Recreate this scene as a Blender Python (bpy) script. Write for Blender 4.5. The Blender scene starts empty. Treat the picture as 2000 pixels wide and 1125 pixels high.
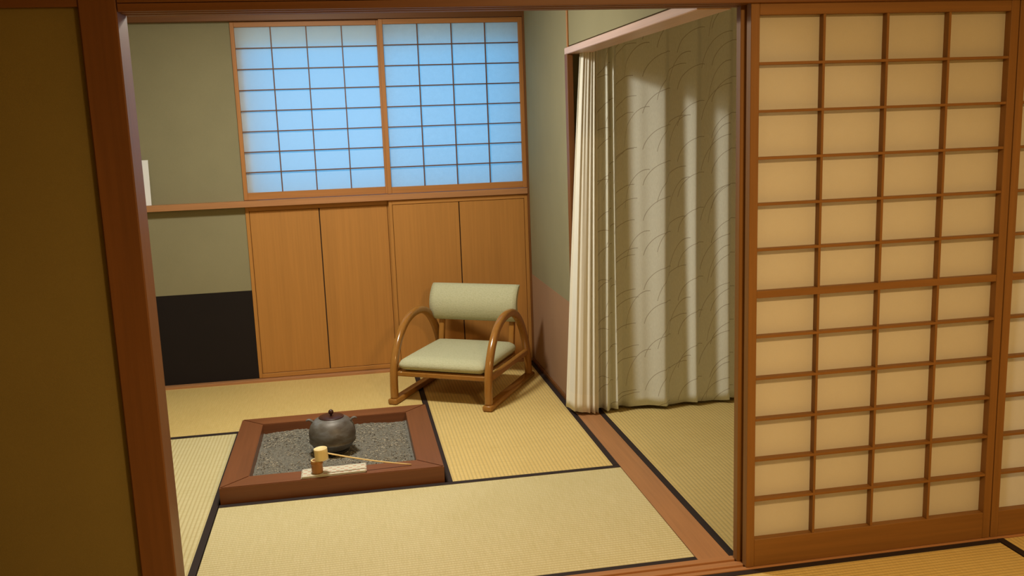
import bpy, bmesh, math, random
from mathutils import Vector, Matrix
random.seed(4)
S = bpy.context.scene
COL = S.collection

# ------------------------------------------------------------------ camera
YAW, PITCH, ROLL = math.radians(9.9276), math.radians(10.0269), math.radians(-2.0626)
FPX = 1805.66
fwd = Vector((math.sin(YAW)*math.cos(PITCH), math.cos(YAW)*math.cos(PITCH), -math.sin(PITCH)))
r0 = Vector((math.cos(YAW), -math.sin(YAW), 0)); u0 = r0.cross(fwd)
rt = r0*math.cos(ROLL)+u0*math.sin(ROLL); up = -r0*math.sin(ROLL)+u0*math.cos(ROLL)
cd = bpy.data.cameras.new('camera'); cam = bpy.data.objects.new('camera', cd); COL.objects.link(cam)
cd.sensor_width = 36; cd.lens = FPX/2000*36; cd.clip_start = .05
cam.matrix_world = Matrix(((rt.x, up.x, -fwd.x, .63016), (rt.y, up.y, -fwd.y, -3.95742), (rt.z, up.z, -fwd.z, 1.57949), (0, 0, 0, 1)))
S.camera = cam

# ------------------------------------------------------------------ light
wd = bpy.data.worlds.new('sky'); S.world = wd; wd.use_nodes = True
bg = wd.node_tree.nodes['Background']; bg.inputs[0].default_value = (.11, .53, 1, 1); bg.inputs[1].default_value = 1.28
def lamp(name, kind, loc, power, col, size):
    l = bpy.data.lights.new(name, kind); l.energy = power; l.color = col
    if kind == 'AREA': l.shape = 'DISK'; l.size = size
    else: l.shadow_soft_size = size
    o = bpy.data.objects.new(name, l); o.location = loc; COL.objects.link(o); return o
lamp('hearth_room_light', 'AREA', (.45, .34, 2.46), 50, (1, .955, .82), .36)
lamp('hearth_room_glow', 'POINT', (.45, .34, 2.36), 19, (1, .95, .80), .12)  # added to the ceiling lamp as side glow, lifts the ambient light
lamp('front_room_light', 'AREA', (1.9, -3.2, 2.40), 78, (1, .66, .29), .4)
V = S.view_settings
V.view_transform = 'Standard'; V.look = 'None'; V.gamma = 1; V.use_curve_mapping = False; V.exposure = 0

# ------------------------------------------------------------------ materials
MATS = {}
class N:
    def __init__(s, name, rough=.6, spec=.4):
        s.m = bpy.data.materials.new(name); s.m.use_nodes = True; MATS[name] = s.m
        s.t = s.m.node_tree; s.b = s.t.nodes['Principled BSDF']
        s.b.inputs['Roughness'].default_value = rough; s.b.inputs['Specular IOR Level'].default_value = spec
    def n(s, typ, **k):
        x = s.t.nodes.new('ShaderNode'+typ)
        for a, v in k.items(): setattr(x, a, v)
        return x
    def l(s, a, b): s.t.links.new(a, b)
    def pos(s, scale=(1, 1, 1)):
        g = s.n('NewGeometry'); m = s.n('Mapping'); m.inputs['Scale'].default_value = scale
        s.l(g.outputs['Position'], m.inputs['Vector']); return m.outputs[0]
    def noise(s, vec, scale, detail=4, rough=.55):
        x = s.n('TexNoise'); x.inputs['Scale'].default_value = scale; x.inputs['Detail'].default_value = detail
        x.inputs['Roughness'].default_value = rough; s.l(vec, x.inputs['Vector']); return x.outputs['Fac']
    def ramp(s, fac, stops):
        x = s.n('ValToRGB'); e = x.color_ramp.elements
        while len(e) < len(stops): e.new(.5)
        for q, (p, c) in zip(e, stops): q.position = p; q.color = (*c, 1)
        s.l(fac, x.inputs[0]); return x.outputs[0]
    def math(s, op, a, b=None, clamp=False):
        x = s.n('Math', operation=op, use_clamp=clamp)
        for i, v in enumerate((a, b)):
            if v is None: continue
            if isinstance(v, (int, float)): x.inputs[i].default_value = v
            else: s.l(v, x.inputs[i])
        return x.outputs[0]
    def mix(s, fac, a, b):
        x = s.n('Mix', data_type='RGBA')
        for i, v in ((0, fac), (6, a), (7, b)):
            if isinstance(v, (int, float)): x.inputs[i].default_value = v
            elif isinstance(v, tuple): x.inputs[i].default_value = (*v, 1)
            else: s.l(v, x.inputs[i])
        return x.outputs[2]
    def col(s, c):
        if isinstance(c, tuple): s.b.inputs['Base Color'].default_value = (*c, 1)
        else: s.l(c, s.b.inputs['Base Color'])
    def bump(s, h, strength=.3, dist=.002):
        x = s.n('Bump'); x.inputs['Strength'].default_value = strength; x.inputs['Distance'].default_value = dist
        s.l(h, x.inputs['Height']); s.l(x.outputs[0], s.b.inputs['Normal'])

def wood(name, c, axis, rough=.45, var=.16, spec=.4):
    m = N(name, rough, spec); sc = [70, 70, 70]; sc['xyz'.index(axis)] = 2.2
    f = m.noise(m.pos(tuple(sc)), 1, 5); sc2 = [v/9 for v in sc]; g = m.noise(m.pos(tuple(sc2)), 1, 3)
    k = m.math('ADD', m.math('MULTIPLY', f, .6), m.math('MULTIPLY', g, .4))
    lo = tuple(v*(1-var) for v in c); hi = tuple(v*(1+var) for v in c)
    m.col(m.ramp(k, [(.32, lo), (.68, hi)])); m.bump(f, .12, .001); return name
for ax in 'xyz':
    wood('post_'+ax, (.165, .062, .016), ax, .5)
    wood('frame_'+ax, (.40, .17, .048), ax, .5)
    wood('door_'+ax, (.22, .098, .022), ax, .5)
    wood('board_'+ax, (.42, .19, .044), ax, .5, .10)
    wood('hearth_'+ax, (.175, .062, .024), ax, .38)
    wood('sill_'+ax, (.38, .18, .076), ax, .45)
    wood('chair_'+ax, (.30, .135, .028), ax, .16, .12, .5)
wood('pale_x', (.52, .36, .27), 'x', .4); wood('kamoi_y', (.58, .40, .34), 'y', .4)

def plaster(name, c, rough=.9):
    m = N(name, rough, .15); f = m.noise(m.pos(), 420, 3); g = m.noise(m.pos(), 3, 3)
    k = m.math('ADD', m.math('MULTIPLY', f, .5), m.math('MULTIPLY', g, .5))
    m.col(m.ramp(k, [(.3, tuple(v*.92 for v in c)), (.7, tuple(v*1.08 for v in c))])); m.bump(f, .25, .0012)
plaster('plaster', (.255, .232, .14)); plaster('plaster_front', (.215, .16, .05)); plaster('dado_black', (.016, .012, .011), .85)
plaster('dado_brown', (.33, .20, .12)); plaster('ceiling', (.68, .60, .44)); plaster('outer', (.55, .55, .55)); plaster('plaster_pale', (.70, .64, .50))

def tatami(name, axis, lo, hi):
    m = N(name, .62, .3); i = 'xyz'.index(axis)
    g = m.n('NewGeometry'); sp = m.n('SeparateXYZ'); m.l(g.outputs['Position'], sp.inputs[0])
    a = sp.outputs[1-i]; b = sp.outputs[i]
    rib = m.math('ABSOLUTE', m.math('SINE', m.math('MULTIPLY', a, math.pi/.018)))
    row = m.math('FLOOR', m.math('MULTIPLY', a, 1/.018))
    wob = m.math('MULTIPLY', m.math('MODULO', m.math('ABSOLUTE', row), 2), math.pi/2)
    st = m.math('ABSOLUTE', m.math('SINE', m.math('ADD', m.math('MULTIPLY', b, math.pi/.011), wob)))
    sc = [3, 3, 3]; sc[1-i] = 9; sc[i] = 160
    f = m.noise(m.pos(tuple(sc)), 1, 4); big = m.noise(m.pos((1.6, 1.6, 1)), 1, 3)
    h = m.math('MULTIPLY', rib, m.math('ADD', m.math('MULTIPLY', st, .35), .65))
    base = m.ramp(m.math('ADD', m.math('MULTIPLY', f, .65), m.math('MULTIPLY', big, .35)), [(.3, lo), (.7, hi)])
    c = m.mix(m.math('SUBTRACT', 1, m.math('POWER', h, .5), True), base, (.44, .34, .145))
    m.col(c); m.bump(h, .55, .0022)
for ax in 'xy':
    tatami('tatami_'+ax, ax, (.60, .43, .145), (.74, .57, .235)); tatami('tatami_pale_'+ax, ax, (.53, .47, .24), (.67, .61, .38))
m = N('border', .7, .25)
w1 = m.n('TexWave', wave_type='BANDS', bands_direction='DIAGONAL'); w1.inputs['Scale'].default_value = 160; m.l(m.pos(), w1.inputs['Vector'])
m.col(m.mix(w1.outputs['Fac'], (.016, .010, .010), (.034, .022, .020))); m.bump(w1.outputs['Fac'], .2, .001)
m = N('gap', .9); m.col((.01, .007, .005))

def paper(name, c, mottle, tfac=.5):
    m = N(name, .9, .1); t = m.t; t.nodes.remove(m.b)
    f = m.noise(m.pos((30, 30, 30)), 1, 5); f2 = m.noise(m.pos((130, 130, 130)), 1, 4)
    k = m.math('ADD', m.math('MULTIPLY', f, .5), m.math('MULTIPLY', f2, .5))
    cc = m.ramp(k, [(.3, tuple(v*(1-mottle) for v in c)), (.7, c)])
    d = m.n('BsdfDiffuse'); tr = m.n('BsdfTranslucent'); mx = m.n('MixShader'); mx.inputs[0].default_value = tfac
    m.l(cc, d.inputs[0]); m.l(cc, tr.inputs[0]); m.l(d.outputs[0], mx.inputs[1]); m.l(tr.outputs[0], mx.inputs[2])
    m.l(mx.outputs[0], t.nodes['Material Output'].inputs[0])
paper('paper', (.86, .80, .66), .03); paper('window_paper', (.90, .92, .92), .03, .70); paper('top_shade_sheet', (.86, .80, .66), .02, .45); paper('window_paper_rough', (.90, .92, .92), .08, .70)

def cloth(name, c, rough=.85): 
    m = N(name, rough, .15); return m
# drape with arching grass blades (pattern lives in cloth uv, metres)
m = N('drape', .75, .2)
uv = m.n('UVMap'); sp = m.n('SeparateXYZ'); m.l(uv.outputs[0], sp.inputs[0])
def blades(pu, pv, ou, ov, skew, a, b, wid):
    u = m.math('ADD', sp.outputs[0], ou); v = m.math('ADD', sp.outputs[1], ov)
    colm = m.math('FLOOR', m.math('DIVIDE', u, pu))
    v = m.math('ADD', v, m.math('MULTIPLY', colm, skew))
    x = m.math('MULTIPLY', m.math('FRACT', m.math('DIVIDE', u, pu)), pu)
    y = m.math('MULTIPLY', m.math('FRACT', m.math('DIVIDE', v, pv)), pv)
    dx = m.math('DIVIDE', m.math('SUBTRACT', x, a*1.02), a); dy = m.math('DIVIDE', y, b)
    r = m.math('SQRT', m.math('ADD', m.math('MULTIPLY', dx, dx), m.math('MULTIPLY', dy, dy)))
    e = m.math('ABSOLUTE', m.math('SUBTRACT', r, 1))
    line = m.math('SUBTRACT', 1, m.math('DIVIDE', e, wid), True)
    return m.math('MULTIPLY', line, m.math('MULTIPLY', m.math('LESS_THAN', dx, .06), m.math('GREATER_THAN', dy, .22)))
p1 = blades(.225, .19, 0, 0, .07, .17, .165, .016); p2 = blades(.31, .27, .1, .05, .11, .2, .24, .011); p3 = blades(.27, .33, .2, .17, .05, .14, .26, .012)
pp = m.math('MAXIMUM', p1, m.math('MAXIMUM', p2, p3))
fn = m.noise(m.pos((260, 260, 60)), 1, 3)
base = m.ramp(fn, [(.3, (.74, .76, .69)), (.7, (.82, .84, .77))])
m.col(m.mix(m.math('MULTIPLY', pp, .75), base, (.20, .14, .07))); m.bump(fn, .2, .001)
m = N('lace', .8, .15)
uv = m.n('UVMap'); sp = m.n('SeparateXYZ'); m.l(uv.outputs[0], sp.inputs[0])
st = m.math('ABSOLUTE', m.math('SINE', m.math('MULTIPLY', sp.outputs[0], 260)))
fn = m.noise(m.pos((90, 90, 8)), 1, 3)
hem = m.math('LESS_THAN', sp.outputs[1], .10)
c = m.ramp(m.math('ADD', m.math('MULTIPLY', st, .5), m.math('MULTIPLY', fn, .5)), [(.2, (.68, .67, .60)), (.8, (.78, .77, .71))])
m.col(m.mix(m.math('MULTIPLY', hem, .8), c, (.78, .76, .68))); m.bump(st, .15, .001)
# chair upholstery
m = N('upholstery', .8, .2); g = m.n('TexCoord')
vo = m.n('TexVoronoi'); vo.inputs['Scale'].default_value = 95; mp = m.n('Mapping'); mp.inputs['Scale'].default_value = (1, 1.6, 1.6); m.l(g.outputs['Object'], mp.inputs[0]); m.l(mp.outputs[0], vo.inputs['Vector'])
m.col(m.ramp(vo.outputs['Distance'], [(0, (.50, .50, .34)), (1, (.42, .42, .27))])); m.bump(m.math('SUBTRACT', 1, vo.outputs['Distance']), .5, .002)
# ash
m = N('ash', .95, .1); f = m.noise(m.pos(), 240, 4, .7); g2 = m.noise(m.pos(), 70, 4)
m.col(m.ramp(m.math('ADD', m.math('MULTIPLY', f, .6), m.math('MULTIPLY', g2, .4)), [(.28, (.07, .063, .05)), (.5, (.175, .165, .14)), (.72, (.27, .255, .22))])); m.bump(f, .8, .004)
m = N('chaff', .8, .2); f = m.noise(m.pos(), 90, 3); m.col(m.ramp(f, [(.38, (.07, .055, .045)), (.5, (.27, .24, .19)), (.64, (.56, .52, .43))]))
# iron, lacquer, bamboo, linen
m = N('iron', .5, .5); f = m.noise(m.pos((8, 8, 20)), 1, 5, .6); m.b.inputs['Metallic'].default_value = .2
m.col(m.ramp(f, [(.30, (.075, .058, .046)), (.5, (.14, .13, .12)), (.64, (.20, .212, .23))])); m.bump(m.noise(m.pos(), 260, 3), .25, .001)
m = N('iron_dark', .6, .4); m.col((.02, .018, .016))
m = N('lacquer', .38, .4); m.col((.040, .012, .008))
wood('bamboo_pale', (.78, .62, .32), 'z', .45, .10); wood('bamboo_pale_x', (.72, .52, .23), 'x', .45, .10); wood('bamboo_brown', (.33, .145, .036), 'z', .45, .25)
m = N('linen', .9, .1); pv = m.pos((1, 1, 1)); sp = m.n('SeparateXYZ'); m.l(pv, sp.inputs[0])
row = m.math('FLOOR', m.math('DIVIDE', sp.outputs[1], .021))
uu = m.math('FRACT', m.math('DIVIDE', m.math('ADD', sp.outputs[0], m.math('MULTIPLY', row, .017)), .036))
vv = m.math('FRACT', m.math('DIVIDE', sp.outputs[1], .021))
dash = m.math('MULTIPLY', m.math('LESS_THAN', uu, .42), m.math('LESS_THAN', m.math('ABSOLUTE', m.math('SUBTRACT', vv, .5)), .17))
nz = m.noise(m.pos((300, 300, 300)), 1, 2)
m.col(m.mix(m.math('MULTIPLY', dash, m.math('MULTIPLY', nz, 1.4, True)), m.ramp(nz, [(.3, (.50, .47, .37)), (.7, (.62, .59, .48))]), (.42, .10, .05)))
m = N('card', .7, .2); m.col((.80, .80, .82))

# ------------------------------------------------------------------ helpers
ORG = {}
def tag(o, label=None, cat=None, group=None, kind=None):
    for k, v in (('label', label), ('category', cat), ('group', group), ('kind', kind)):
        if v: o[k] = v
    return o
def thing(name, label, cat, loc, rotz=0, local=False, group=None, kind=None):
    o = bpy.data.objects.new(name, None); COL.objects.link(o); o.location = loc; o.rotation_euler = (0, 0, rotz)
    o.empty_display_size = .1
    ORG[o] = Vector((0, 0, 0)) if local else Vector(loc)
    return tag(o, label, cat, group, kind)
def obj(name, bm, mat, parent=None, smooth=False, label=None, cat=None, group=None, kind=None):
    bm.normal_update()
    vs = [v.co for v in bm.verts]
    lo = Vector((min(v.x for v in vs), min(v.y for v in vs), min(v.z for v in vs))); hi = Vector((max(v.x for v in vs), max(v.y for v in vs), max(v.z for v in vs)))
    c = (lo+hi)/2
    bmesh.ops.translate(bm, verts=bm.verts, vec=-c)
    me = bpy.data.meshes.new(name); bm.to_mesh(me); bm.free()
    me.materials.append(MATS[mat])
    for p in me.polygons: p.use_smooth = smooth
    o = bpy.data.objects.new(name, me); COL.objects.link(o)
    base = ORG[parent] if parent else Vector((0, 0, 0))
    o.location = c-base; o.parent = parent; ORG[o] = c
    return tag(o, label, cat, group, kind)
def addbox(bm, lo, hi, bev=0):
    r = bmesh.ops.create_cube(bm, size=1)['verts']
    lo = Vector(lo); hi = Vector(hi); c = (lo+hi)/2; d = hi-lo
    for v in r: v.co = Vector((v.co.x*d.x, v.co.y*d.y, v.co.z*d.z))+c
    if bev:
        es = list({e for v in r for e in v.link_edges})
        bmesh.ops.bevel(bm, geom=es, offset=bev, segments=1, affect='EDGES', profile=.5)
    return bm
def box(lo, hi, bev=0): return addbox(bmesh.new(), lo, hi, bev)
def part(name, lo, hi, mat, parent=None, bev=.0015, **k): return obj(name, box(lo, hi, bev), mat, parent, **k)
def lathe(prof, n=40, c=(0, 0, 0), cap0=True, cap1=True):
    bm = bmesh.new(); rings = []
    for r, z in prof: rings.append([bm.verts.new((c[0]+r*math.cos(2*math.pi*i/n), c[1]+r*math.sin(2*math.pi*i/n), c[2]+z)) for i in range(n)])
    for a, b in zip(rings, rings[1:]):
        for i in range(n): bm.faces.new((a[i], a[(i+1) % n], b[(i+1) % n], b[i]))
    if cap0: bm.faces.new(rings[0][::-1])
    if cap1: bm.faces.new(rings[-1])
    return bm
def sweep(pts, ring, closed=False, frame=None):
    """ring(i) -> list of (a,b) in the plane spanned by frame(i) = (A,B)"""
    bm = bmesh.new(); rs = []; n = len(pts)
    for i, p in enumerate(pts):
        t = (Vector(pts[min(i+1, n-1)])-Vector(pts[max(i-1, 0)])).normalized()
        A = Vector(frame) if frame else Vector((0, 0, 1)); A = (A-t*A.dot(t)).normalized(); B = t.cross(A)
        rs.append([bm.verts.new(Vector(p)+A*a+B*b) for a, b in ring(i)])
    for a, b in zip(rs, rs[1:]):
        k = len(a)
        for i in range(k): bm.faces.new((a[i], a[(i+1) % k], b[(i+1) % k], b[i]))
    bm.faces.new(rs[0][::-1]); bm.faces.new(rs[-1])
    bmesh.ops.recalc_face_normals(bm, faces=bm.faces)
    return bm
def rrect(w, h, r, n=3):
    out = []
    for cx, cy, a0 in ((w/2-r, h/2-r, 0), (-w/2+r, h/2-r, 90), (-w/2+r, -h/2+r, 180), (w/2-r, -h/2+r, 270)):
        for i in range(n+1):
            a = math.radians(a0+90*i/n); out.append((cx+r*math.cos(a), cy+r*math.sin(a)))
    return out

# ------------------------------------------------------------------ room shell
XW = 1.80; YF = -.99; YB = 2.05; FX0, FX1, FY0 = -2.3, 3.9, -5.2
fl = tag(obj('floor', box((FX0, FY0, -.12), (FX1, YB+.2, -.06)), 'gap'), 'tatami mat floor running through both rooms', 'floor', kind='structure')
def mat_piece(x0, y0, x1, y1, axis, tone='tatami_', heri=True):
    g = .0015; h = .03
    bw = h if heri else 0
    if axis == 'y':
        t = part('tatami_mat', (x0+g, y0+g, -.06), (x1-g, y1-g, -.001), tone+'y', fl, .002)
        for a, b in ((x0+g, x0+bw), (x1-bw, x1-g)): part('mat_border', (a, y0+g, -.058), (b, y1-g, .0012), 'border', t, .0008)
    else:
        t = part('tatami_mat', (x0+g, y0+g, -.06), (x1-g, y1-g, -.001), tone+'x', fl, .002)
        for a, b in ((y0+g, y0+bw), (y1-bw, y1-g)): part('mat_border', (x0+g, a, -.058), (x1-g, b, .0012), 'border', t, .0008)
    return t
HL, HR, HF, HB = 0.0, .99, 0.0, .99
mat_piece(HL, YF, XW, HF, 'x', 'tatami_pale_')
mat_piece(HR, HF, XW, YB, 'y')
mat_piece(-.81, HB, HR, YB, 'x')
mat_piece(-.81, YF, HL, HB, 'y', 'tatami_pale_')
mat_piece(1.92, YF, 2.89, .92, 'y'); mat_piece(2.89, YF, 3.86, .92, 'y'); mat_piece(1.92, .92, 3.86, YB, 'x')
# front room mats
mat_piece(.98, -2.06, 2.92, -1.10, 'x'); mat_piece(2.92, -2.06, 3.88, -1.10, 'y'); mat_piece(-.96, -2.06, .98, -1.10, 'x')
mat_piece(-2.28, -2.06, -.96, -1.10, 'x')
for i in range(3):
    for y in (-3.02, -3.98, -4.94): mat_piece(-2.28+i*2.05, y, -2.28+i*2.05+2.05, y+.96, 'x')

# thresholds
t = thing('trim_1', 'reddish wooden floor threshold between hearth mats and the curtained side', 'threshold', (1.86, 0, -.05), kind='structure')
part('plank', (1.80, YF, -.055), (1.92, YB, .001), 'sill_y', t)
t = thing('trim_2', 'grooved wooden threshold under the sliding paper doors in the foreground', 'threshold', (1, -1.045, -.05), kind='structure')
for a, b in ((-1.10, -1.083), (-1.066, -1.036), (-1.019, -.99)): part('ridge', (.03, a, -.04), (3.88, b, .004), 'sill_x', t)
part('bed', (.03, -1.10, -.055), (3.88, -.99, -.003), 'sill_x', t)

# partition between the rooms
tag(part('trim_3', (-.075, -1.105, -.05), (.028, -.975, 2.5), 'post_z', None, .004), 'dark brown square wooden post at left of the opening', 'post', kind='structure')
t = thing('trim_4', 'dark wooden lintel running over the whole opening', 'lintel', (1.5, -1.04, 1.93), kind='structure')
for a, b in ((-1.105, -1.083), (-1.066, -1.036), (-1.019, -.978)): part('ridge', (.03, a, 1.932), (3.88, b, 1.957), 'post_x', t)
part('beam', (.03, -1.105, 1.952), (3.88, -.978, 2.02), 'post_x', t)
tag(part('wall_front', (.03, -1.08, 2.02), (3.88, -1.0, 2.5), 'plaster_front', None, 0), 'plaster strip of wall above the lintel', 'wall', kind='structure')
tag(part('wall_front_left', (FX0, -1.085, -.05), (-.078, -1.0, 2.5), 'plaster_front', None, 0), 'dark olive brown wall left of the wooden post', 'wall', kind='structure')
tag(part('trim_5', (FX0, -1.10, 1.947), (-.075, -1.085, 2.03), 'post_x'), 'dark wooden rail at top of the left foreground wall', 'rail', kind='structure')

# back wall: plaster bay at left with black dado, window opening, cupboard below
bw = thing('wall_back', 'olive plaster back wall with a black lower band at left', 'wall', (0, 2.1, 0), kind='structure')
part('plaster', (-.85, 2.058, .596), (0, 2.13, 2.5), 'plaster', bw, 0)
part('dado', (-.85, 2.057, -.05), (0, 2.13, .596), 'dado_black', bw, 0)
part('plaster', (0, 2.085, 2.25), (1.84, 2.13, 2.5), 'plaster', bw, 0)
bm = bmesh.new(); bm.faces.new([bm.verts.new(p) for p in ((0, 2.10, 2.10), (1.83, 2.10, 2.10), (1.83, 2.10, 2.25), (0, 2.10, 2.25))]); obj('top_shade_sheet', bm, 'top_shade_sheet', bw)  # added translucent sheet, unseen; dims the sky light on the top panes
part('window_jamb', (0, 2.088, 1.168), (.065, 2.13, 2.10), 'outer', bw, 0)
# outer masonry frame of the window (opening smaller than the paper panels)
part('outer_wall', (-.9, 2.14, -.1), (.075, 2.24, 2.6), 'outer', bw, 0)
part('outer_wall', (1.825, 2.14, -.1), (4.0, 2.24, 2.6), 'outer', bw, 0)
part('outer_wall', (.075, 2.14, 2.28), (1.825, 2.24, 2.6), 'outer', bw, 0)
part('outer_wall', (.075, 2.14, -.1), (1.825, 2.24, 1.15), 'outer', bw, 0)
tag(part('trim_6', (-.84, 2.0, 2.252), (1.80, 2.085, 2.30), 'post_x'), 'brown wooden rail above the blue paper window', 'rail', kind='structure')
tag(part('trim_7', (-.84, 1.995, 1.130), (1.80, 2.10, 1.168), 'sill_x'), 'brown wooden ledge under window running along back wall', 'ledge', kind='structure')
tag(part('trim_8', (-.84, 2.01, -.05), (1.80, 2.10, .016), 'sill_x'), 'low wooden sill strip along floor of back wall', 'sill', kind='structure')
tag(part('trim_9', (1.80, 2.0, -.05), (1.832, 2.10, 2.5), 'post_z'), 'slim dark wooden post in the far right corner', 'post', kind='structure')
# side wall
rw = thing('wall_right', 'plaster side wall, greenish above and brown along its lower part', 'wall', (1.87, 1.5, 0), kind='structure')
part('plaster', (1.812, .885, .596), (1.91, 2.04, 2.5), 'plaster', rw, 0)
part('dado', (1.811, .885, -.05), (1.91, 2.04, .596), 'dado_brown', rw, 0)
part('plaster', (1.812, -1.0, 1.97), (1.91, .885, 2.5), 'plaster', rw, 0)
tag(part('baseboard_right', (1.80, .90, -.05), (1.811, 2.0, .022), 'post_y'), 'thin dark baseboard along the brown lower side wall', 'baseboard', kind='structure')
tag(part('trim_10', (1.80, .83, -.05), (1.832, .885, 1.928), 'post_z'), 'slim wooden post beside the white lace curtain', 'post', kind='structure')
tag(part('trim_11', (1.803, .83, 1.962), (1.812, .845, 2.5), 'frame_z'), 'thin wooden batten on the wall above the curtain beam', 'batten', kind='structure')
tag(part('trim_12', (1.80, -.978, 1.928), (1.92, .885, 1.962), 'kamoi_y', None, .003), 'pinkish wooden beam running over the curtained side opening', 'beam', kind='structure')
# unseen shell
def sh(name, lo, hi, mat, label): return tag(part(name, lo, hi, mat, None, 0), label, name.split('_')[0], kind='structure')
sh('wall_left', (-.9, -1.0, -.05), (-.81, 2.14, 2.5), 'plaster', 'plaster wall on left side of the hearth room')
sh('ceiling', (-.9, -1.08, 2.5), (3.98, 2.24, 2.6), 'ceiling', 'pale ceiling over the hearth room')
sh('ceiling_front', (FX0-.1, FY0-.1, 2.45), (3.98, -1.08, 2.6), 'ceiling', 'ceiling over the front room')
sh('wall_far_right', (3.88, FY0, -.1), (3.98, 2.24, 2.6), 'plaster_pale', 'plaster wall at the far right of the rooms')
sh('wall_front_side', (FX0-.1, FY0, -.1), (FX0, -1.0, 2.6), 'plaster_front', 'olive wall at far left of the front room')
sh('wall_rear', (FX0-.1, FY0-.1, -.1), (3.98, FY0, 2.6), 'plaster_front', 'olive wall at the rear of front room')
sh('wall_side_room', (1.91, 2.0, -.05), (3.88, 2.14, 2.5), 'plaster_pale', 'plaster wall behind the patterned curtain')

# ------------------------------------------------------------------ paper-panelled sliding frames
def lattice(name, label, cat, x0, x1, z0, z1, yf, depth, stile, top, bottom, ncol, rows, barw, papery, woodname, papermat, thick=None, thickw=.02, recess=.004, barwood=None):
    barwood = barwood or woodname
    t = thing(name, label, cat, ((x0+x1)/2, yf+depth/2, z0), kind='structure')
    for a, b in ((x0, x0+stile), (x1-stile, x1)): part('stile', (a, yf, z0), (b, yf+depth, z1), woodname+'_z', t)
    ix0, ix1, iz0, iz1 = x0+stile, x1-stile, z0+bottom, z1-top
    part('top_rail', (ix0, yf+.001, iz1), (ix1, yf+depth-.001, z1), woodname+'_x', t)
    part('bottom_rail', (ix0, yf+.001, z0), (ix1, yf+depth-.001, iz0), woodname+'_x', t)
    zs = rows(iz0, iz1); xs = [ix0+(ix1-ix0)*i/ncol for i in range(ncol+1)]
    for z in zs[1:-1]:
        w = thickw if thick is not None and abs(z-thick) < .01 else barw
        part('lattice_bar', (ix0, yf+recess, z-w/2), (ix1, papery-.0005, z+w/2), barwood+'_x', t, .0008)
    for x in xs[1:-1]: part('lattice_bar', (x-barw/2, yf+recess+.001, iz0), (x+barw/2, papery-.0005, iz1), barwood+'_z', t, .0008)
    for i in range(ncol):
        for j in range(len(zs)-1):
            bm = bmesh.new()
            bm.faces.new([bm.verts.new(p) for p in ((xs[i], papery, zs[j]), (xs[i+1], papery, zs[j]), (xs[i+1], papery, zs[j+1]), (xs[i], papery, zs[j+1]))])
            obj('paper_pane', bm, papermat, t)
    return t
def door_rows(z0, z1):
    a = [z0+(.985-z0)*i/6 for i in range(7)]; return a+[.985+(z1-.985)*i/6 for i in range(1, 7)]
even = lambda n: (lambda a, b: [a+(b-a)*i/n for i in range(n+1)])
for nm, x0, yf, lab in (('door_1', 1.937, -1.092, 'sliding paper door with wooden lattice, nearest to the opening'),
                        ('door_2', 2.903, -1.092, 'sliding paper door cut off by the right picture edge'),
                        ('door_3', 1.925, -1.040, 'sliding paper door stacked behind the one at the opening, only its edge showing')):
    lattice(nm, lab, 'door', x0, x0+.962, .005, 1.934, yf, .034, .030, .038, .100, 4, door_rows, .009, yf+.030, 'door', 'paper', .985, .024, .002)
lattice('window_1', 'blue-lit paper window panel, left one of the pair', 'window', .0, .905, 1.170, 2.250, 2.045, .028, .024, .030, .045, 4, even(8), .0065, 2.066, 'frame', 'window_paper', barwood='post')  # both window panels: bars coloured darker for a backlit silhouette
lattice('window_2', 'blue-lit paper window panel, right one of the pair', 'window', .893, 1.80, 1.170, 2.250, 2.012, .028, .026, .030, .042, 4, even(8), .0065, 2.033, 'frame', 'window_paper_rough', barwood='post')

# ------------------------------------------------------------------ cupboard under the window
cb = thing('cupboard', 'low built-in wooden cupboard with sliding board doors under the window', 'cupboard', (.9, 2.06, .016))
part('back_panel', (0, 2.10, .016), (1.80, 2.13, 1.13), 'board_z', cb)
for x0, x1, y in ((0, .908, 2.048), (.893, 1.80, 2.014)):
    d = part('door', (x0+.004, y+.012, .018), (x1-.004, y+.024, 1.126), 'gap', cb, 0)
    f = .022; mid = (x0+x1)/2
    part('stile', (x0, y, .018), (x0+f, y+.026, 1.127), 'board_z', d); part('stile', (x1-f, y, .018), (x1, y+.026, 1.127), 'board_z', d)
    part('rail', (x0+f, y, .018), (x1-f, y+.026, .046), 'board_x', d); part('rail', (x0+f, y, 1.10), (x1-f, y+.026, 1.127), 'board_x', d)
    part('board', (x0+f+.002, y+.004, .048), (mid-.003, y+.013, 1.098), 'board_z', d, .002); part('board', (mid+.003, y+.004, .048), (x1-f-.002, y+.013, 1.098), 'board_z', d, .002)

# ------------------------------------------------------------------ white card on ledge
bm = box((-.79, 2.020, 1.1685), (-.548, 2.026, 1.445), .001)
bmesh.ops.rotate(bm, verts=bm.verts, cent=(-.67, 2.02, 1.169), matrix=Matrix.Rotation(-.09, 3, 'X'))
obj('paper_card', bm, 'card', label='white paper card leaning on the wooden ledge beside left post', cat='card')

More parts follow.
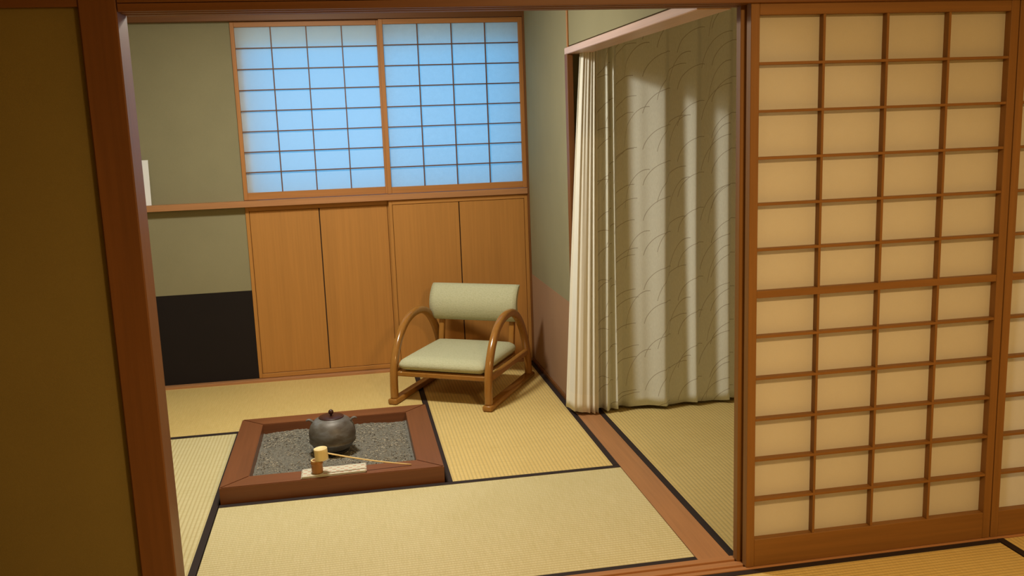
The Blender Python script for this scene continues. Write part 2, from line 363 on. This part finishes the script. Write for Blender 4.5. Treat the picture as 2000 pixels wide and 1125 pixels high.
# ------------------------------------------------------------------ sunken hearth
h = thing('hearth', 'square raised wooden hearth frame filled with ash', 'hearth', (.495, .495, 0))
HT = .075; fw = .115; o0, o1 = .006, .984; i0, i1 = o0+fw, o1-fw
def mitre(pts):
    bm = bmesh.new(); a = [bm.verts.new((x, y, -.05)) for x, y in pts]; b = [bm.verts.new((x, y, HT)) for x, y in pts]
    bm.faces.new(a[::-1]); bm.faces.new(b)
    for i in range(4): bm.faces.new((a[i], a[(i+1) % 4], b[(i+1) % 4], b[i]))
    bmesh.ops.bevel(bm, geom=[e for e in bm.edges if e.verts[0].co.z > 0 and e.verts[1].co.z > 0], offset=.003, segments=2, affect='EDGES')
    return bm
obj('frame_rail', mitre([(o0, o0), (o1, o0), (i1, i0), (i0, i0)]), 'hearth_x', h)
obj('frame_rail', mitre([(o1, o0), (o1, o1), (i1, i1), (i1, i0)]), 'hearth_y', h)
obj('frame_rail', mitre([(o1, o1), (o0, o1), (i0, i1), (i1, i1)]), 'hearth_x', h)
obj('frame_rail', mitre([(o0, o1), (o0, o0), (i0, i0), (i0, i1)]), 'hearth_y', h)
# ash
import mathutils.noise as mn
def ashz(x, y):
    z = .023+.010*mn.noise((x*5, y*5, 1))+.006*mn.noise((x*16, y*16, 4))+.005*mn.noise((x*55, y*55, 7))
    e = min(x-i0, i1-x, y-i0, i1-y); z += .002*math.exp(-max(e, 0)/.02)
    q = min(1, max(0, (math.hypot(x-.487, y-.487)-.095)/.03)); z = .019*(1-q)+z*q
    return z
bm = bmesh.new(); n = 170; gr = []
for j in range(n+1):
    gr.append([bm.verts.new((x, y, ashz(x, y)+random.uniform(-.0016, .0016))) for x in [i0+.0005+(i1-i0-.001)*i/n for i in range(n+1)] for y in [i0+.0005+(i1-i0-.001)*j/n]])
for j in range(n):
    for i in range(n): bm.faces.new((gr[j][i], gr[j][i+1], gr[j+1][i+1], gr[j+1][i]))
ash = obj('ash_bed', bm, 'ash', None, True, 'grey ash bed inside the hearth frame', 'ash', kind='stuff')
bm = bmesh.new()
for _ in range(7000):
    x = random.uniform(i0+.012, i1-.012); y = random.uniform(i0+.012, i1-.012)
    if mn.noise((x*6, y*6, 9))+random.uniform(-.5, .5) < -.15: continue
    z = ashz(x, y)+.002; a = random.uniform(0, 6.28); L = random.uniform(.003, .008); w = random.uniform(.001, .0024); tl = random.uniform(-.3, .3)
    dx, dy = math.cos(a), math.sin(a)
    v = [bm.verts.new(p) for p in ((x-dx*L, y-dy*L, z-L*tl), (x-dy*w, y+dx*w, z), (x+dx*L, y+dy*L, z+L*tl), (x+dy*w, y-dx*w, z), (x, y, z+w*1.4))]
    for i in range(4): bm.faces.new((v[i], v[(i+1) % 4], v[4]))
obj('chaff', bm, 'chaff', ash, kind='stuff')

# ------------------------------------------------------------------ kettle
KX, KY = .487, .487
k = thing('kettle', 'round iron kettle with dark lacquer lid standing in the ash', 'kettle', (KX, KY, .034))
prof = [(.03, .036), (.058, .038), (.082, .048), (.098, .064), (.1065, .078), (.1125, .083), (.1135, .0865), (.110, .090), (.1125, .105), (.1135, .12), (.1125, .135), (.109, .15), (.103, .165), (.094, .179), (.083, .190), (.072, .196), (.064, .1985), (.062, .201), (.058, .201), (.057, .19)]
obj('body', lathe(prof, 56, (KX, KY, 0)), 'iron', k, True)
lid = obj('lid', lathe([(.05, .1975), (.0605, .2012), (.061, .2035), (.059, .2055), (.03, .2085), (.01, .209)], 48, (KX, KY, 0)), 'lacquer', k, True)
obj('knob', lathe([(.004, .2085), (.0045, .214), (.008, .217), (.0125, .223), (.0128, .229), (.010, .235), (.005, .239), (.001, .240)], 24, (KX, KY, 0)), 'lacquer', lid, True)
for sgn in (-1, 1):
    pts = []
    for i in range(9):
        q = i/8; pts.append((KX+sgn*(.088+.034*q), KY-sgn*.01, .178+.016*math.sin(q*2.4)-.0*q))
    bm = sweep(pts, lambda i: [(a*(1-.5*i/8), b*(1-.35*i/8)) for a, b in rrect(.011, .024, .004)])
    obj('lug', bm, 'iron', k, True)
t = thing('trivet', 'dark iron trivet under the kettle, feet sunk in ash', 'trivet', (KX, KY, .03))
obj('ring', lathe([(.066, .034), (.078, .034), (.078, .041), (.066, .041), (.066, .034)], 40, (KX, KY, 0), False, False), 'iron_dark', t, True)
for a in (.5, 2.6, 4.7):
    cx, cy = KX+.074*math.cos(a), KY+.074*math.sin(a); part('foot', (cx-.012, cy-.012, .0235), (cx+.012, cy+.012, .036), 'iron_dark', t, .003)

# ------------------------------------------------------------------ linen cloth, lid rest, ladle
bm = bmesh.new()
CX0, CX1, CY0, CY1 = .352, .637, .018, .118; nx, ny = 40, 12
def clothz(u, v, l): return .0755+l*.0045+.0012*mn.noise((u*9+l, v*5, l*3.1))+.0006
def sheet(z0, z1, sx, sy):
    top = []; bot = []
    for j in range(ny+1):
        v = j/ny; rt_, rb_ = [], []
        for i in range(nx+1):
            u = i/nx; x = CX0+(CX1-CX0)*u+sx; y = CY0+(CY1-CY0)*v+sy+.012*(u-.5)*.6+.0015*mn.noise((u*5, sx*99, 2))
            e = min(u*(CX1-CX0), (1-u)*(CX1-CX0), v*(CY1-CY0), (1-v)*(CY1-CY0)); rd = min(1, (e/.004)) if e < .004 else 1
            wv = .0009*mn.noise((x*40, y*40, z0*500))
            m_ = (z0+z1)/2; hh = (z1-z0)/2*(.35+.65*math.sqrt(max(0, 1-(1-rd)**2)))
            rt_.append(bm.verts.new((x, y, m_+hh+wv))); rb_.append(bm.verts.new((x, y, m_-hh+(wv if z0 > .077 else 0))))
        top.append(rt_); bot.append(rb_)
    for j in range(ny):
        for i in range(nx):
            bm.faces.new((top[j][i], top[j][i+1], top[j+1][i+1], top[j+1][i])); bm.faces.new((bot[j][i], bot[j+1][i], bot[j+1][i+1], bot[j][i+1]))
    for i in range(nx):
        bm.faces.new((bot[0][i], bot[0][i+1], top[0][i+1], top[0][i])); bm.faces.new((bot[ny][i+1], bot[ny][i], top[ny][i], top[ny][i+1]))
    for j in range(ny):
        bm.faces.new((bot[j+1][0], bot[j][0], top[j][0], top[j+1][0])); bm.faces.new((bot[j][nx], bot[j+1][nx], top[j+1][nx], top[j][nx]))
sheet(.0755, .0805, 0, 0); sheet(.0807, .0857, .003, .001)
obj('linen_cloth', bm, 'linen', None, True, 'folded off-white cloth with small red dashes on the hearth frame', 'cloth')
LX, LY = .424, .052
t = thing('lid_rest', 'short brown bamboo tube standing on the folded cloth', 'lid rest', (LX, LY, .0862))
obj('tube', lathe([(.0245, .0865), (.0255, .09), (.0250, .118), (.0255, .127), (.0275, .1295), (.0275, .132), (.0258, .1345), (.0262, .143), (.0255, .144), (.0195, .144), (.019, .10)], 32, (LX, LY, 0)), 'bamboo_brown', t, True)
obj('rim', lathe([(.0196, .1441), (.0254, .1441), (.0252, .1452), (.0198, .1452), (.0196, .1441)], 32, (LX, LY, 0), False, False), 'bamboo_pale', t, True)
t = thing('ladle', 'pale bamboo ladle lying across the bamboo tube with its handle end on the frame', 'ladle', (.45, .048, .146))
M = Matrix.Translation((.4475, .046, .1474)) @ Matrix.Rotation(-.07, 4, 'Y')
bm = lathe([(.0282, 0), (.0294, .001), (.0297, .050), (.0290, .0515), (.0275, .0512), (.027, .0505)], 36)
bmesh.ops.transform(bm, matrix=M, verts=bm.verts); obj('cup', bm, 'bamboo_pale', t, True)
p0, p1 = Vector((.474, .047, .1725)), Vector((.840, .058, .0785))
pts = []
for i in range(15):
    q = i/14; p = p0.lerp(p1, q); p.z += -.010*math.sin(math.pi*q)*.6; pts.append(p)
bm = sweep(pts, lambda i: rrect(.0050, .0100-.003*(i/14), .0018, 2)); obj('handle', bm, 'bamboo_pale_x', t, True)

# ------------------------------------------------------------------ low armchair
ch = thing('armchair', 'low wooden floor armchair with arched arms and pale green cushions', 'chair', (1.262, 1.451, 0), math.radians(-30), local=True)
AW = .295
def arch_pts(s):
    # side loop from front foot up over the arm and down to rear foot (v = depth, z)
    key = [(-.350, .03), (-.348, .12), (-.338, .20), (-.312, .275), (-.262, .355), (-.190, .425), (-.10, .468), (0, .482), (.09, .470), (.175, .425), (.245, .350), (.293, .265), (.322, .18), (.338, .10), (.345, .03)]
    out = []
    P = [key[0]]+key+[key[-1]]
    for i in range(1, len(P)-2):
        for q in range(5):
            t_ = q/5; a, b, c_, d = P[i-1:i+3]
            f = lambda k: .5*(2*b[k]+(c_[k]-a[k])*t_+(2*a[k]-5*b[k]+4*c_[k]-d[k])*t_**2+(-a[k]+3*b[k]-3*c_[k]+d[k])*t_**3)
            out.append((s*AW, f(0), f(1)))
    out.append((s*AW, *key[-1])); return out
for s in (-1, 1):
    pts = arch_pts(s)
    a = obj('arm', sweep(pts, lambda i: rrect(.042, .048, .017, 4), frame=(1, 0, 0)), 'chair_z', ch, True)
    bm = sweep([(s*AW, -.385, .017), (s*AW, -.38, .017), (s*AW, .38, .017), (s*AW, .385, .017)], lambda i: [(p*(1 if 0 < i < 3 else .8), q*(1 if 0 < i < 3 else .8)) for p, q in rrect(.032, .056, .009, 3)])
    obj('runner', bm, 'chair_y', ch, True)
    part('side_rail', (s*AW-.014, -.335, .158), (s*AW+.014, .325, .196), 'chair_y', ch, .005)
    # back upright leaning backwards
    bm = sweep([(s*.235, .205, .165), (s*.235, .225, .30), (s*.235, .255, .44), (s*.235, .285, .56)], lambda i: rrect(.030, .034, .006, 3), frame=(0, 1, 0)); obj('back_post', bm, 'chair_z', ch, True)
part('front_rail', (-.285, -.335, .160), (.285, -.305, .188), 'chair_x', ch, .005)
part('rear_rail', (-.285, .19, .160), (.285, .218, .184), 'chair_x', ch, .005)
part('seat_board', (-.265, -.32, .184), (.265, .205, .192), 'chair_x', ch, .003)
# seat cushion: soft slab
def cushion(nx, ny, fn):
    bm = bmesh.new(); bmesh.ops.create_cube(bm, size=2)
    bmesh.ops.subdivide_edges(bm, edges=bm.edges, cuts=nx, use_grid_fill=True)
    for v in bm.verts: v.co = Vector(fn(v.co))
    return bm
def sgnp(t_, e): return math.copysign(abs(t_)**e, t_)
def seatf(c):
    x, y, z = c
    rx = 1-.045*(z*z)*(abs(x)**6) ; ry = 1-.045*(z*z)*(abs(y)**6)
    zz = z
    edge = max(abs(x), abs(y)); dome = .010*(1-abs(x)**4)*(1-abs(y)**4)
    rnd = max(0, (edge-.88)/.12)
    zz = .229+z*(.036-.012*rnd**2)+(dome if z > 0 else 0)*max(z, 0)
    X = x*.272*rx; Y = -.062+y*.285*ry
    if abs(x) > .85 and abs(y) > .85:   # round the plan corners
        k_ = (abs(x)-.85)/.15*(abs(y)-.85)/.15; X -= math.copysign(.010*k_, x); Y -= math.copysign(.010*k_, y)
    return (X, Y, max(zz, .1925))
obj('seat', cushion(15, 15, seatf), 'upholstery', ch, True)
def backf(c):
    x, y, z = c    # x width, y thickness (-1 front), z height
    zc = .500+z*.112
    bow = .052*(1-z*z)
    lean = .225+.12*(zc-.40)
    edge = max(abs(x)**1, abs(z)**1); rnd = max(0, (abs(x)-.9)/.1)
    th = .022*(1-.5*max(0, (abs(z)-.86)/.14)**2)*(1-.35*rnd**2)
    return (x*.288, lean-bow+y*th+.0, zc)
obj('backrest', cushion(17, 17, backf), 'upholstery', ch, True)
for s in (-1, 1): pass

# ------------------------------------------------------------------ curtains
def curtain(name, mat, path, z0, z1, nz, label, cat):
    """path(t) -> list of (x,y) for height fraction t (0 bottom, 1 top); single woven sheet with thickness"""
    bm = bmesh.new(); uvl = bm.loops.layers.uv.new('UVMap'); rows = []; us = None
    for j in range(nz+1):
        t_ = j/nz; P = path(t_)
        if us is None:
            us = [0]
            for a, b in zip(P, P[1:]): us.append(us[-1]+math.hypot(b[0]-a[0], b[1]-a[1]))
        rows.append([bm.verts.new((x, y, (z0(i/(len(P)-1)) if callable(z0) else z0)*(1-t_)+z1*t_)) for i, (x, y) in enumerate(P)])
    for j in range(nz):
        for i in range(len(us)-1):
            f = bm.faces.new((rows[j][i], rows[j][i+1], rows[j+1][i+1], rows[j+1][i]))
            for lp, (ii, jj) in zip(f.loops, ((i, j), (i+1, j), (i+1, j+1), (i, j+1))): lp[uvl].uv = (us[ii], jj/nz*(z1))
    o = obj(name, bm, mat, None, True, label, cat)
    md = o.modifiers.new('thickness', 'SOLIDIFY'); md.thickness = .0025; md.offset = 0
    return o
def folds(knots, sub=10):
    out = []
    for (xa, ya), (xb, yb) in zip(knots, knots[1:]):
        for i in range(sub):
            q = i/sub; c_ = (1-math.cos(math.pi*q))/2; out.append((xa+(xb-xa)*q, ya+(yb-ya)*(c_*.5+q*.5)))
    out.append(knots[-1]); return out
DK = [(1.925, .815), (1.945, .805), (1.968, .795), (1.988, .758), (2.004, .80), (2.024, .760), (2.046, .81), (2.075, .822), (2.10, .795), (2.19, .778), (2.300, .745), (2.325, .780), (2.40, .786), (2.475, .752), (2.505, .782), (2.575, .786), (2.655, .752), (2.685, .782), (2.75, .784), (2.83, .752), (2.87, .782), (2.95, .784), (3.02, .752), (3.06, .782), (3.14, .784), (3.21, .752), (3.26, .782), (3.34, .784)]
def drape(t_):
    kn = []
    for i, (x, y) in enumerate(DK):
        amp = 1.22-.5*t_**.7+.10*math.sin(i*2.1+t_*3)
        sx = .010*math.sin(i*1.7+t_*2.5)*(1-t_)
        if i < 7: sx -= .03*(1-t_)*(1-i/7)
        kn.append((x+sx+.012*t_, .785+(y-.785)*amp))
    return folds(kn, 9)
curtain('curtain', 'drape', drape, lambda s: .012+.010*math.sin(s*23)**2, 2.30, 46, 'beige drape patterned with arching grass blades, drawn across the side opening', 'curtain')
def lace(t_):
    e = (1-t_)**.8
    L = []
    nf = 13
    for i in range(nf):
        s = i/(nf-1)
        xb = 1.752+(1.912-1.752)*s; xt = 1.888+(1.950-1.888)*s
        yb = .757+.012*math.sin(i*2.3); 
        if s < .25: yb += .10*((.25-s)/.25)**1.2
        x = xb*e+xt*(1-e); amp = .006+.004*math.sin(i*1.3)
        y = (yb*e+.76*(1-e))+(amp if i % 2 else -amp)*(.65+.35*e)
        L.append((x, y))
    return folds(L, 7)
curtain('lace_curtain', 'lace', lace, lambda s: .030-.022*s, 2.30, 46, 'white lace curtain bunched at the left edge of the drape', 'curtain')
